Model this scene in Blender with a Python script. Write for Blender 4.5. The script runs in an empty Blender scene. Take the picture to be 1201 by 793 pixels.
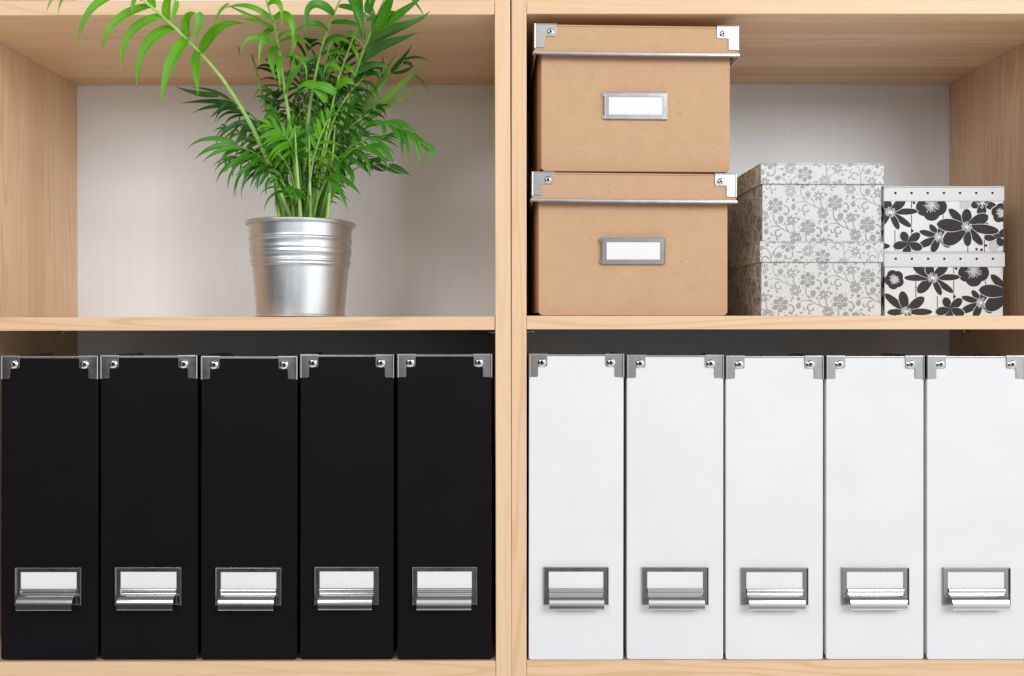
import bpy, bmesh, math, random
from mathutils import Vector, Matrix
random.seed(7)
R = math.radians
S = bpy.context.scene
C = S.collection

# ------------------------------------------------------------------ camera
CAMD = 1.03                       # camera distance to the front edge of the shelves (m)
cam = bpy.data.cameras.new('camera')
cam.sensor_width = 36.0
cam.lens = 36.0 * CAMD / 1.201
cam.shift_y = -13.5 / 1201.0
cam.clip_start = 0.05
cam.clip_end = 50
camo = bpy.data.objects.new('camera', cam)
C.objects.link(camo)
camo.location = (0, -CAMD, 0)
camo.rotation_euler = (R(90), 0, 0)
S.camera = camo

# ------------------------------------------------------------------ world (soft studio ambience) and lamps
W = bpy.data.worlds.new('World')
S.world = W
W.use_nodes = True
nt = W.node_tree
nt.nodes.clear()
def wn(kind, op=None):
    x = nt.nodes.new(kind)
    if op: x.operation = op
    return x
tc = wn('ShaderNodeTexCoord')
dp = wn('ShaderNodeVectorMath', 'DOT_PRODUCT')          # bright window side: up and to the right
dp.inputs[1].default_value = (0.80, 0.0, 1.0)
mr = wn('ShaderNodeMapRange'); mr.inputs['From Min'].default_value = -1
rp = wn('ShaderNodeValToRGB')
WORLD_STOPS = [(0.0, 0.03), (0.36, 0.04), (0.46, 0.20), (0.62, 0.50), (0.82, 0.88)]
for i, (p, v) in enumerate(WORLD_STOPS):
    e = rp.color_ramp.elements[i] if i < 2 else rp.color_ramp.elements.new(p)
    e.position = p
    e.color = (v, v, v, 1)
sx = wn('ShaderNodeSeparateXYZ')
fl = wn('ShaderNodeMapRange')                            # light floor well below
for k, q in zip(('From Min', 'From Max', 'To Min', 'To Max'), (-0.40, -0.72, 0.0, 0.62)): fl.inputs[k].default_value = q
ce = wn('ShaderNodeMapRange')                            # dimmer ceiling overhead
for k, q in zip(('From Min', 'From Max', 'To Min', 'To Max'), (0.50, 0.80, 1.0, 0.16)): ce.inputs[k].default_value = q
mu = wn('ShaderNodeMath', 'MULTIPLY')
ad = wn('ShaderNodeMath', 'ADD')
bg = wn('ShaderNodeBackground')
bg.inputs['Strength'].default_value = 1.62
wo = wn('ShaderNodeOutputWorld')
L_ = nt.links.new
L_(tc.outputs['Generated'], dp.inputs[0]); L_(dp.outputs['Value'], mr.inputs['Value']); L_(mr.outputs[0], rp.inputs[0])
L_(tc.outputs['Generated'], sx.inputs[0]); L_(sx.outputs['Z'], fl.inputs['Value'])
L_(sx.outputs['Z'], ce.inputs['Value']); L_(rp.outputs[0], mu.inputs[0]); L_(ce.outputs[0], mu.inputs[1]); L_(mu.outputs[0], ad.inputs[0]); L_(fl.outputs[0], ad.inputs[1])
L_(ad.outputs[0], bg.inputs[0]); L_(bg.outputs[0], wo.inputs[0])

def area(name, loc, target, size, power, col=(1, 1, 1)):
    l = bpy.data.lights.new(name, 'AREA')
    l.shape = 'RECTANGLE'; l.size = size[0]; l.size_y = size[1]
    l.energy = power; l.color = col
    o = bpy.data.objects.new(name, l)
    C.objects.link(o)
    o.location = loc
    o.rotation_euler = (Vector(target) - Vector(loc)).to_track_quat('-Z', 'Y').to_euler()
    return o
area('softbox_key', (1.5, -2.0, 0.98), (0, 0.1, 0), (1.1, 0.9), 31, (0.985, 0.995, 1.0))

area('softbox_fill', (-1.0, -2.0, 0.95), (0, 0.1, 0), (0.8, 0.9), 14, (0.985, 0.99, 1.0))

S.view_settings.view_transform = 'Standard'
S.view_settings.look = 'None'
S.view_settings.exposure = 0.08
S.view_settings.gamma = 1.0

# ------------------------------------------------------------------ helpers
def P(px, py, y=0.0):
    """world point seen at photo pixel (px, py) when it stands at depth y behind the shelf front"""
    k = (CAMD + y) / CAMD / 1000.0
    return Vector(((px - 600) * k, y, (383 - py) * k))

def box(bm, x0, x1, y0, y1, z0, z1, mi=0):
    vs = [bm.verts.new((x, y, z)) for x in (x0, x1) for y in (y0, y1) for z in (z0, z1)]
    for f in ((0, 1, 3, 2), (4, 6, 7, 5), (0, 4, 5, 1), (2, 3, 7, 6), (0, 2, 6, 4), (1, 5, 7, 3)):
        fc = bm.faces.new([vs[i] for i in f]); fc.material_index = mi

def prism(bm, pts, a, b, axis='y', mi=0):
    """extrude a 2-D outline; axis 'y': pts are (x,z); 'x': pts are (y,z); 'z': pts are (x,y)"""
    def m(p, t):
        return {'y': (p[0], t, p[1]), 'x': (t, p[0], p[1]), 'z': (p[0], p[1], t)}[axis]
    A = [bm.verts.new(m(p, a)) for p in pts]
    B = [bm.verts.new(m(p, b)) for p in pts]
    n = len(pts)
    fs = [bm.faces.new(A), bm.faces.new(B[::-1])]
    for i in range(n):
        j = (i + 1) % n
        fs.append(bm.faces.new((A[i], B[i], B[j], A[j])))
    for f in fs: f.material_index = mi

def ring(bm, o, i, y0, y1, mi=0):
    """rectangular frame: o and i are (x0,x1,z0,z1)"""
    def loop(r, y): return [bm.verts.new((x, y, z)) for x, z in ((r[0], r[2]), (r[1], r[2]), (r[1], r[3]), (r[0], r[3]))]
    of, inf, ob, ib = loop(o, y0), loop(i, y0), loop(o, y1), loop(i, y1)
    for k in range(4):
        j = (k + 1) % 4
        for q in ((of[k], of[j], inf[j], inf[k]), (ob[j], ob[k], ib[k], ib[j]), (of[j], of[k], ob[k], ob[j]), (inf[k], inf[j], ib[j], ib[k])):
            bm.faces.new(q).material_index = mi

def lathe(bm, prof, seg=64, center=(0, 0, 0), axis='z', mi=0):
    rings = []
    for r, h in prof:
        if r < 1e-6:
            p = (0, 0, h) if axis == 'z' else (0, -h, 0)
            rings.append([bm.verts.new(Vector(p) + Vector(center))])
            continue
        rg = []
        for k in range(seg):
            a = 2 * math.pi * k / seg
            p = (r * math.cos(a), r * math.sin(a), h) if axis == 'z' else (r * math.cos(a), -h, r * math.sin(a))
            rg.append(bm.verts.new(Vector(p) + Vector(center)))
        rings.append(rg)
    for a, b in zip(rings, rings[1:]):
        for k in range(seg):
            j = (k + 1) % seg
            if len(a) == 1 and len(b) == 1: continue
            if len(a) == 1: f = bm.faces.new((a[0], b[j], b[k]))
            elif len(b) == 1: f = bm.faces.new((a[k], a[j], b[0]))
            else: f = bm.faces.new((a[k], a[j], b[j], b[k]))
            f.material_index = mi

def bez(p0, p1, p2, p3, t):
    u = 1 - t
    return p0 * u ** 3 + p1 * 3 * u * u * t + p2 * 3 * u * t * t + p3 * t ** 3

def catmull(pts, t):
    n = len(pts) - 1
    f = min(max(t, 0), 1) * n
    i = min(int(f), n - 1); u = f - i
    p1, p2 = pts[i], pts[i + 1]
    p0 = pts[i - 1] if i > 0 else p1 * 2 - p2
    p3 = pts[i + 2] if i + 2 <= n else p2 * 2 - p1
    return 0.5 * ((2 * p1) + (p2 - p0) * u + (2 * p0 - 5 * p1 + 4 * p2 - p3) * u * u + (3 * p1 - p0 - 3 * p2 + p3) * u ** 3)

def tube(bm, path, radii, seg=8, mi=0):
    prev = None; x = None
    for i, p in enumerate(path):
        t = (path[min(i + 1, len(path) - 1)] - path[max(i - 1, 0)]).normalized()
        if x is None: x = t.orthogonal().normalized()
        x = (x - t * x.dot(t)).normalized(); y = t.cross(x)
        rg = [bm.verts.new(p + (x * math.cos(2 * math.pi * k / seg) + y * math.sin(2 * math.pi * k / seg)) * radii[i]) for k in range(seg)]
        if prev:
            for k in range(seg):
                j = (k + 1) % seg
                bm.faces.new((prev[k], prev[j], rg[j], rg[k])).material_index = mi
        else:
            bm.faces.new(rg[::-1]).material_index = mi
        prev = rg
    bm.faces.new(prev).material_index = mi

def obj(name, bm, mats, parent=None, bevel=0.0, smooth=True, recalc=True, segs=2):
    if recalc: bmesh.ops.recalc_face_normals(bm, faces=bm.faces[:])
    if smooth:
        for f in bm.faces: f.smooth = True
        for e in bm.edges:
            if len(e.link_faces) == 2 and e.calc_face_angle(0) > R(35): e.smooth = False
    me = bpy.data.meshes.new(name)
    bm.to_mesh(me); bm.free()
    if not isinstance(mats, (list, tuple)): mats = [mats]
    for m in mats: me.materials.append(m)
    o = bpy.data.objects.new(name, me)
    C.objects.link(o)
    if parent: o.parent = parent
    if bevel:
        b = o.modifiers.new('bevel', 'BEVEL')
        b.width = bevel; b.segments = segs; b.limit_method = 'ANGLE'; b.angle_limit = R(50)
        b.harden_normals = True
    return o

def thing(name, label, cat, loc=(0, 0, 0), rot=(0, 0, 0), group=None):
    o = bpy.data.objects.new(name, None)
    C.objects.link(o)
    o.empty_display_size = 0.03
    o.location = loc; o.rotation_euler = rot
    o['label'] = label; o['category'] = cat
    if group: o['group'] = group
    return o

def copy_tree(o, parent=None):
    c = o.copy(); C.objects.link(c); c.parent = parent
    for ch in list(o.children): copy_tree(ch, c)
    return c

# ------------------------------------------------------------------ materials
class NT:
    def __init__(s, name):
        s.m = bpy.data.materials.new(name); s.m.use_nodes = True
        s.t = s.m.node_tree; s.b = s.t.nodes['Principled BSDF']
    def n(s, kind, **kw):
        x = s.t.nodes.new(kind)
        for k, v in kw.items():
            if hasattr(x, k) and not k[0].isupper(): setattr(x, k, v)
            else: x.inputs[k.replace('_', ' ')].default_value = v
        return x
    def l(s, a, b): s.t.links.new(a, b)
    def mapped(s, scale, kind='Object', loc=(0, 0, 0)):
        tc = s.n('ShaderNodeTexCoord'); mp = s.n('ShaderNodeMapping')
        mp.inputs['Scale'].default_value = scale; mp.inputs['Location'].default_value = loc
        if kind == 'Random':
            oi = s.n('ShaderNodeObjectInfo'); cb = s.n('ShaderNodeCombineXYZ'); va = s.n('ShaderNodeVectorMath')
            for k, f in zip('XYZ', (7.3, 3.1, 5.7)): s.l(s.math('MULTIPLY', oi.outputs['Random'], f), cb.inputs[k])
            s.l(tc.outputs['Object'], va.inputs[0]); s.l(cb.outputs[0], va.inputs[1]); s.l(va.outputs[0], mp.inputs[0])
        else:
            s.l(tc.outputs[kind], mp.inputs[0])
        return mp.outputs[0]
    def noise(s, vec, scale, detail=3, rough=0.5, dist=0.0):
        x = s.n('ShaderNodeTexNoise'); x.inputs['Scale'].default_value = scale
        x.inputs['Detail'].default_value = detail; x.inputs['Roughness'].default_value = rough
        x.inputs['Distortion'].default_value = dist
        s.l(vec, x.inputs['Vector']); return x.outputs['Fac']
    def rng(s, v, a, b, c, d):
        x = s.n('ShaderNodeMapRange'); s.l(v, x.inputs['Value'])
        for k, q in zip(('From Min', 'From Max', 'To Min', 'To Max'), (a, b, c, d)): x.inputs[k].default_value = q
        return x.outputs[0]
    def math(s, op, a, b=None):
        x = s.n('ShaderNodeMath'); x.operation = op
        for i, q in enumerate((a, b)):
            if q is None: continue
            if isinstance(q, (int, float)): x.inputs[i].default_value = q
            else: s.l(q, x.inputs[i])
        return x.outputs[0]
    def mix(s, f, a, b, mode='MIX'):
        x = s.n('ShaderNodeMix'); x.data_type = 'RGBA'; x.blend_type = mode
        for i, q in ((0, f), (6, a), (7, b)):
            if isinstance(q, (int, float)): x.inputs[i].default_value = q
            elif isinstance(q, tuple): x.inputs[i].default_value = (*q, 1)
            else: s.l(q, x.inputs[i])
        return x.outputs[2]
    def bump(s, h, dist, strength=1.0):
        x = s.n('ShaderNodeBump'); x.inputs['Distance'].default_value = dist; x.inputs['Strength'].default_value = strength
        s.l(h, x.inputs['Height']); s.l(x.outputs[0], s.b.inputs['Normal'])
    def set(s, **kw):
        for k, v in kw.items():
            i = s.b.inputs[k.replace('_', ' ')]
            if isinstance(v, (int, float)): i.default_value = v
            elif isinstance(v, tuple): i.default_value = (*v, 1) if len(v) == 3 else v
            else: s.l(v, i)
        return s

def wood(name, grain, seed, light=(0.81, 0.595, 0.40), dark=(0.58, 0.34, 0.16), stave=True):
    """maple laminate; grain 'x' or 'z' is the direction the fibres run"""
    w = NT(name)
    st = 0.06
    sc = (st, 1, 1) if grain == 'x' else (1, 1, st)
    off = (seed * 1.7, seed * 0.9, seed * 2.3)
    v = w.mapped(sc, loc=off)
    tc = w.n('ShaderNodeTexCoord')
    sep = w.n('ShaderNodeSeparateXYZ'); w.l(tc.outputs['Object'], sep.inputs[0])
    # staves: bands across the depth of the board
    yy = w.math('ADD', w.math('MULTIPLY', sep.outputs['Y'], 1 / 0.0455), 0.395 + 7 * seed)
    cell = w.math('FLOOR', yy)
    wn = w.n('ShaderNodeTexWhiteNoise'); wn.noise_dimensions = '1D'; w.l(cell, wn.inputs['W'])
    band = wn.outputs['Value']
    # each stave shifts the grain figure
    cmb = w.n('ShaderNodeCombineXYZ'); w.l(w.math('MULTIPLY', band, 3.0 if stave else 0.0), cmb.inputs['X']); w.l(w.math('MULTIPLY', band, 5.0 if stave else 0.0), cmb.inputs['Z'])
    va = w.n('ShaderNodeVectorMath'); va.operation = 'ADD'; w.l(v, va.inputs[0]); w.l(cmb.outputs[0], va.inputs[1])
    v = va.outputs[0]
    n1 = w.noise(v, 26, 2, 0.45, 0.3)
    rings = w.math('SINE', w.math('MULTIPLY', n1, 62.0))
    rings = w.rng(rings, 0.2, 1.0, 0, 1)
    amp = w.rng(w.noise(v, 9, 2), 0.38, 0.60, 0.12, 0.75)
    rings = w.math('MULTIPLY', rings, amp)
    fine = w.rng(w.noise(w.mapped((sc[0] * 1.0, 1, sc[2] * 1.0), loc=off), 420, 3, 0.6), 0.35, 0.7, 0, 1)
    soft = w.rng(w.noise(v, 30, 3), 0.3, 0.7, 0, 1)
    col = w.mix(w.math('MULTIPLY', rings, 0.75), light, dark)
    col = w.mix(w.math('MULTIPLY', soft, 0.25), col, (0.74, 0.48, 0.27))
    col = w.mix(w.math('MULTIPLY', fine, 0.16), col, dark)
    if stave:
        tone = w.rng(band, 0, 1, 0.0, 0.62)
        col = w.mix(tone, col, (0.60, 0.37, 0.195))
    w.set(Base_Color=col, Roughness=0.42)
    w.b.inputs['Specular IOR Level'].default_value = 0.35
    w.bump(fine, 0.00008, 0.6)
    return w.m

wl = NT('pale_wall_paint'); wl.set(Base_Color=(0.55, 0.54, 0.52), Roughness=0.9); WALL = wl.m
WOODX = [wood('maple_shelf_%s' % n, 'x', s) for n, s in (('warm', 1), ('pale', 2))]
WOODZ = [wood('maple_side_%s' % n, 'z', s) for n, s in (('warm', 3), ('pale', 5))]

def back_mat():
    w = NT('ribbed_white_backing')
    v = w.mapped((1, 0.0, 0.012))
    r = w.noise(v, 330, 2, 0.6)
    tc = w.n('ShaderNodeTexCoord'); sep = w.n('ShaderNodeSeparateXYZ'); w.l(tc.outputs['Object'], sep.inputs[0])
    s = w.math('SINE', w.math('MULTIPLY', sep.outputs['X'], 2 * math.pi / 0.0047))
    s2 = w.math('SINE', w.math('MULTIPLY', sep.outputs['Z'], 2 * math.pi / 0.0031))
    f = w.math('ADD', w.rng(r, 0.3, 0.7, 0, 0.30), w.rng(s, -1, 1, 0, 0.16))
    f = w.math('ADD', f, w.rng(s2, -1, 1, 0, 0.06))
    w.set(Base_Color=w.mix(f, (0.87, 0.92, 0.97), (0.78, 0.825, 0.875)), Roughness=0.55)
    w.bump(s, 0.0001, 0.4)
    return w.m
BACK = back_mat()

def kraft():
    w = NT('kraft_board')
    v = w.mapped((1, 1, 1), 'Random')
    a = w.rng(w.noise(v, 55, 4, 0.6), 0.3, 0.7, 0, 1)
    b = w.rng(w.noise(v, 900, 2), 0.3, 0.75, 0, 1)
    fib = w.rng(w.noise(w.mapped((0.35, 1, 1), 'Random', loc=(3, 1, 2)), 750, 1, 0.5, 1.2), 0.70, 0.76, 0, 1)
    drk = w.rng(w.noise(w.mapped((0.6, 1, 1), 'Random', loc=(9, 4, 7)), 520, 0, 0.5, 0.8), 0.80, 0.85, 0, 1)
    c = w.mix(a, (0.515, 0.322, 0.188), (0.555, 0.352, 0.21))
    c = w.mix(w.math('MULTIPLY', b, 0.22), c, (0.47, 0.28, 0.15))
    c = w.mix(w.math('MULTIPLY', fib, 0.45), c, (0.78, 0.57, 0.38))
    c = w.mix(w.math('MULTIPLY', drk, 0.6), c, (0.30, 0.15, 0.07))
    w.set(Base_Color=c, Roughness=0.75)
    w.b.inputs['Specular IOR Level'].default_value = 0.25
    w.bump(b, 0.00006, 0.5)
    return w.m
KRAFT = kraft()

def paper(name, c0, c1, rough, bumpd=0.00003, spec=0.4):
    w = NT(name)
    v = w.mapped((1, 1, 1), 'Random')
    a = w.rng(w.noise(v, 14, 4, 0.6), 0.3, 0.7, 0, 1)
    b = w.noise(v, 1400, 2)
    w.set(Base_Color=w.mix(a, c0, c1), Roughness=w.rng(a, 0, 1, rough - 0.05, rough + 0.06))
    w.b.inputs['Specular IOR Level'].default_value = spec
    w.bump(b, bumpd, 0.5)
    return w.m
def blackboard():
    w = NT('black_board')
    v = w.mapped((1, 1, 1), 'Random')
    a = w.rng(w.noise(v, 14, 4, 0.6), 0.3, 0.7, 0, 1)
    sp = w.rng(w.noise(w.mapped((1, 1, 1), 'Random', loc=(2, 5, 1)), 260, 0), 0.83, 0.86, 0, 1)
    c = w.mix(a, (0.0058, 0.0050, 0.0058), (0.0064, 0.0056, 0.0065))
    c = w.mix(w.math('MULTIPLY', sp, 0.12), c, (0.08, 0.08, 0.08))
    w.set(Base_Color=c, Roughness=w.rng(a, 0, 1, 0.38, 0.40))
    w.b.inputs['Specular IOR Level'].default_value = 0.12
    w.bump(w.noise(v, 900, 2), 0.00004, 0.5)
    return w.m
BLACK = blackboard()
WHITE = paper('white_board', (0.70, 0.702, 0.71), (0.735, 0.737, 0.745), 0.5)
CARD = paper('white_card', (0.74, 0.74, 0.745), (0.77, 0.77, 0.77), 0.6)
PALE = paper('pale_grey_paper', (0.60, 0.605, 0.60), (0.635, 0.64, 0.635), 0.6)
LIDWHITE = paper('soft_white_paper', (0.60, 0.605, 0.615), (0.64, 0.645, 0.65), 0.5)
INKWHITE = paper('print_white', (0.66, 0.665, 0.66), (0.70, 0.705, 0.70), 0.55)
INKBLACK = paper('charcoal_ink', (0.030, 0.025, 0.028), (0.042, 0.036, 0.040), 0.55, spec=0.15)
INKPALE = paper('light_grey_ink', (0.48, 0.47, 0.49), (0.52, 0.51, 0.52), 0.55)
HOLE = paper('dark_hole', (0.008, 0.008, 0.008), (0.012, 0.012, 0.012), 0.9, spec=0.1)
_g = NT('silver_ink'); _g.set(Base_Color=(0.30, 0.30, 0.295), Roughness=0.5, Metallic=0.0); INKGREY = _g.m
SOIL = paper('potting_soil', (0.03, 0.02, 0.012), (0.06, 0.04, 0.025), 0.95, 0.001)

def metal(name, col, rough, brushed=None, var=0.06, bumpy=True):
    w = NT(name)
    sc = {'x': (0.03, 1, 1), 'z': (1, 1, 0.03), None: (1, 1, 1)}[brushed]
    n = w.noise(w.mapped(sc), 500, 3, 0.6)
    n2 = w.noise(w.mapped((1, 1, 1)), 60, 3)
    w.set(Base_Color=col, Metallic=1.0, Roughness=w.rng(n2, 0.3, 0.7, rough - var, rough + var))
    if bumpy: w.bump(n, 0.00002, 0.4)
    return w.m
STEEL = metal('nickel_steel', (0.44, 0.44, 0.435), 0.26, 'x')
CHROME = metal('polished_chrome', (0.62, 0.62, 0.62), 0.13, 'x', 0.03, False)
BRUSH = metal('satin_steel', (0.46, 0.46, 0.46), 0.22, None)

def galv():
    w = NT('galvanised_zinc')
    v = w.mapped((1, 1, 1))
    vo = w.n('ShaderNodeTexVoronoi'); vo.inputs['Scale'].default_value = 260; w.l(v, vo.inputs['Vector'])
    sp = vo.outputs['Color']
    sepc = w.n('ShaderNodeSeparateColor'); w.l(sp, sepc.inputs[0])
    streak = w.noise(w.mapped((1, 1, 0.1)), 60, 4, 0.6)
    gr = w.noise(v, 900, 2)
    r = w.math('ADD', w.rng(sepc.outputs[0], 0, 1, 0.40, 0.43), w.rng(streak, 0.3, 0.7, -0.03, 0.04))
    w.set(Base_Color=w.mix(w.rng(streak, 0.3, 0.7, 0, 1), (0.62, 0.66, 0.70), (0.74, 0.78, 0.82)), Metallic=1.0, Roughness=r)
    w.bump(gr, 0.00002, 0.5)
    return w.m
ZINC = galv()

def leafmat(name, c0, c1, trans=0.28):
    w = NT(name)
    v = w.mapped((1, 1, 1))
    a = w.rng(w.noise(v, 22, 3, 0.6), 0.3, 0.7, 0, 1)
    # blade veins run along the leaflet: kept in a per-corner coordinate
    uv = w.n('ShaderNodeUVMap'); sep = w.n('ShaderNodeSeparateXYZ'); w.l(uv.outputs[0], sep.inputs[0])
    vein = w.math('SINE', w.math('MULTIPLY', sep.outputs['X'], 44.0))
    mid = w.rng(w.math('ABSOLUTE', w.math('SUBTRACT', sep.outputs['X'], 0.5)), 0.0, 0.045, 1, 0)
    c = w.mix(a, c0, c1)
    c = w.mix(w.rng(vein, 0.3, 1, 0, 0.18), c, tuple(min(1, q * 1.7 + 0.01) for q in c1))
    c = w.mix(w.math('MULTIPLY', mid, 0.35), c, tuple(min(1, q * 2.0 + 0.03) for q in c1))
    w.set(Base_Color=c, Roughness=0.27)
    w.b.inputs['Specular IOR Level'].default_value = 0.5
    w.bump(vein, 0.0002, 0.4)
    tr = w.n('ShaderNodeBsdfTranslucent')
    w.l(w.mix(0.5, c, (c1[0] * 1.9, c1[1] * 1.7, c1[2] * 0.8)), tr.inputs['Color'])
    ms = w.n('ShaderNodeMixShader'); ms.inputs[0].default_value = trans
    out = w.t.nodes['Material Output']
    w.l(w.b.outputs[0], ms.inputs[1]); w.l(tr.outputs[0], ms.inputs[2]); w.l(ms.outputs[0], out.inputs['Surface'])
    return w.m
LEAF = {
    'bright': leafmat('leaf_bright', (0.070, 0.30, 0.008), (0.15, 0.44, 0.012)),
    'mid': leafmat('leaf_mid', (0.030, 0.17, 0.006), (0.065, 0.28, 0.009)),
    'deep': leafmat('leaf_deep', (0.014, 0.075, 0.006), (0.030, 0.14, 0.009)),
    'dusty': leafmat('leaf_dusty', (0.055, 0.20, 0.040), (0.10, 0.29, 0.065), 0.2),
    'pale': leafmat('leaf_pale', (0.17, 0.36, 0.06), (0.25, 0.45, 0.10)),
}
def stemmat(name, c0, c1):
    w = NT(name)
    v = w.mapped((1, 1, 0.15))
    a = w.rng(w.noise(v, 130, 3, 0.6), 0.3, 0.7, 0, 1)
    spot = w.rng(w.noise(w.mapped((1, 1, 0.6), loc=(1, 2, 3)), 170, 2), 0.66, 0.72, 0, 1)
    c = w.mix(a, c0, c1)
    c = w.mix(w.math('MULTIPLY', spot, 0.5), c, (0.07, 0.05, 0.03))
    w.set(Base_Color=c, Roughness=0.4)
    return w.m
STEM = {'light': stemmat('stem_light', (0.26, 0.48, 0.09), (0.40, 0.60, 0.17)),
        'green': stemmat('stem_green', (0.10, 0.30, 0.03), (0.16, 0.38, 0.05))}

# ------------------------------------------------------------------ bookcases
D = 0.3007           # inner depth
ZT0, ZT1 = 0.3662, 0.3832
ZM0, ZM1 = -0.0040, 0.0120
ZB0, ZB1 = -0.4160, -0.3925
def bookcase(label, xl, xr, th, wi, dz):
    t = thing('bookcase', label, 'bookcase', (0, 0, -0.78))
    q = 0.78
    wx, wz = WOODX[wi], WOODZ[wi]
    for x0, x1 in ((xl - th, xl), (xr, xr + th)):
        bm = bmesh.new(); box(bm, x0, x1, 0, D + 0.01, 0.0, 0.76 + q); obj('side_panel', bm, wz, t, 0.0008)
    g = 0.0003
    for z0, z1, y0 in ((ZT0, ZT1, 0.0004), (ZM0, ZM1, 0.0016), (ZB0, ZB1, 0.0006), (0.742, 0.7595, 0.0006), (-0.76, -0.738, 0.0006)):
        bm = bmesh.new(); box(bm, xl + g, xr - g, y0, D - 0.0005, z0 + q + dz, z1 + q + dz); obj('shelf', bm, wx, t, 0.0008)
    bm = bmesh.new(); box(bm, xl + 0.0002, xr - 0.0002, D, D + 0.004, 0.004, 0.756 + q); obj('back_panel', bm, BACK, t)
    for y in (0.045, 0.243):
        for x0, s in ((xl, 1), (xr, -1)):
            bm = bmesh.new()
            a, b = sorted((x0 - s * 0.0, x0 + s * 0.0075))
            tube(bm, [Vector((a, y, -0.0068 + q + dz)), Vector((b, y, -0.0068 + q + dz))], [0.0021, 0.0021], 12)
            a2 = x0 + s * 0.0075
            tube(bm, [Vector((a2, y, -0.0068 + q + dz)), Vector((a2 + s * 0.002, y, -0.0068 + q + dz))], [0.0028, 0.0022], 12)
            obj('shelf_pin', bm, STEEL, t)
    return t
b1 = bookcase('pale maple bookcase on the left, holding the potted palm and the black files', -0.660, -0.0212, 0.0182, 0, 0.0)
b2 = bookcase('pale maple bookcase on the right, holding the storage boxes and the white files', 0.0170, 0.6630, 0.0176, 1, 0.0006)
b1.rotation_euler = (0, R(-0.11), 0)
b1.location.x = 0.0031
b1['group'] = b2['group'] = 'two bookcases standing side by side'

bm = bmesh.new(); box(bm, -1.6, 1.6, 0.335, 0.345, -0.9, 0.9)
wall = obj('wall', bm, WALL); wall['kind'] = 'structure'

# ------------------------------------------------------------------ metal fittings shared by boxes and files
def rivet(parent, x, z, y, r, facing=1):
    bm = bmesh.new()
    lathe(bm, [(r * 1.12, 0), (r * 1.12, 0.0004), (r, 0.0007), (r * 0.86, 0.0013), (r * 0.62, 0.00175), (r * 0.42, 0.0017), (r * 0.32, 0.0012), (r * 0.30, 0.0004)], 24, (x, y, z), 'y', 0)
    lathe(bm, [(0, 0.0003), (r * 0.32, 0.0004)], 24, (x, y, z), 'y', 1)
    return obj('rivet', bm, [CHROME, HOLE], parent)

def bracket(parent, xe, s, zt, w, h, arm_w, arm_h, rv, y=0.0, depth=0.02, mat=STEEL, topd=0.012):
    """L-shaped metal corner: xe is the outside x, s=+1 for the left corner (arms run to +x), zt the top"""
    t = 0.0007
    rr = 0.0022
    pts = [(0, 0), (w, 0), (w, -(arm_h - rr))]
    for k in range(1, 5):
        a = k / 4 * math.pi / 2
        pts.append((w - rr + rr * math.cos(a), -(arm_h - rr) - rr * math.sin(a)))
    q = rr * 0.9
    for k in range(0, 5):
        a = k / 4 * math.pi / 2
        pts.append((arm_w + q - q * math.sin(a), -arm_h - q + q * math.cos(a)))
    pts += [(arm_w, -(h - 0.001)), (arm_w - 0.001, -h), (0, -h)]
    P2 = [(xe + s * (px - 0.0006), zt + pz + 0.0006) for px, pz in pts]
    bm = bmesh.new()
    prism(bm, P2, y - 0.0009, y - 0.0002, 'y')
    # wrap on the side
    x0, x1 = sorted((xe - s * 0.0006, xe - s * 0.0001))
    side = [(y - 0.0002, zt + 0.0006), (y + depth, zt + 0.0006), (y + depth, zt - arm_h), (y + depth * 0.5, zt - arm_h), (y + depth * 0.5, zt - h), (y - 0.0002, zt - h)]
    prism(bm, side, x0, x1, 'x')
    # fold over the top
    xa, xb = sorted((xe - s * 0.0006, xe + s * (w - 0.0008)))
    box(bm, xa, xb, y - 0.0002, y + topd, zt + 0.0001, zt + 0.0006)
    # the pressed, rounded fold along the outer edge
    tube(bm, [Vector((xe + s * 0.0006, y - 0.0001, zt + 0.0003)), Vector((xe + s * 0.0006, y - 0.0001, zt - h))], [0.0013, 0.0013], 14)
    tube(bm, [Vector((xe + s * 0.0010, y - 0.0001, zt - 0.0004)), Vector((xe + s * w, y - 0.0001, zt - 0.0004))], [0.0011, 0.0011], 14)
    b = obj('corner_bracket', bm, mat, parent, 0.00025)
    rivet(b, xe + s * rv[0], zt - rv[1], y - 0.0009, rv[2])
    return b

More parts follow.
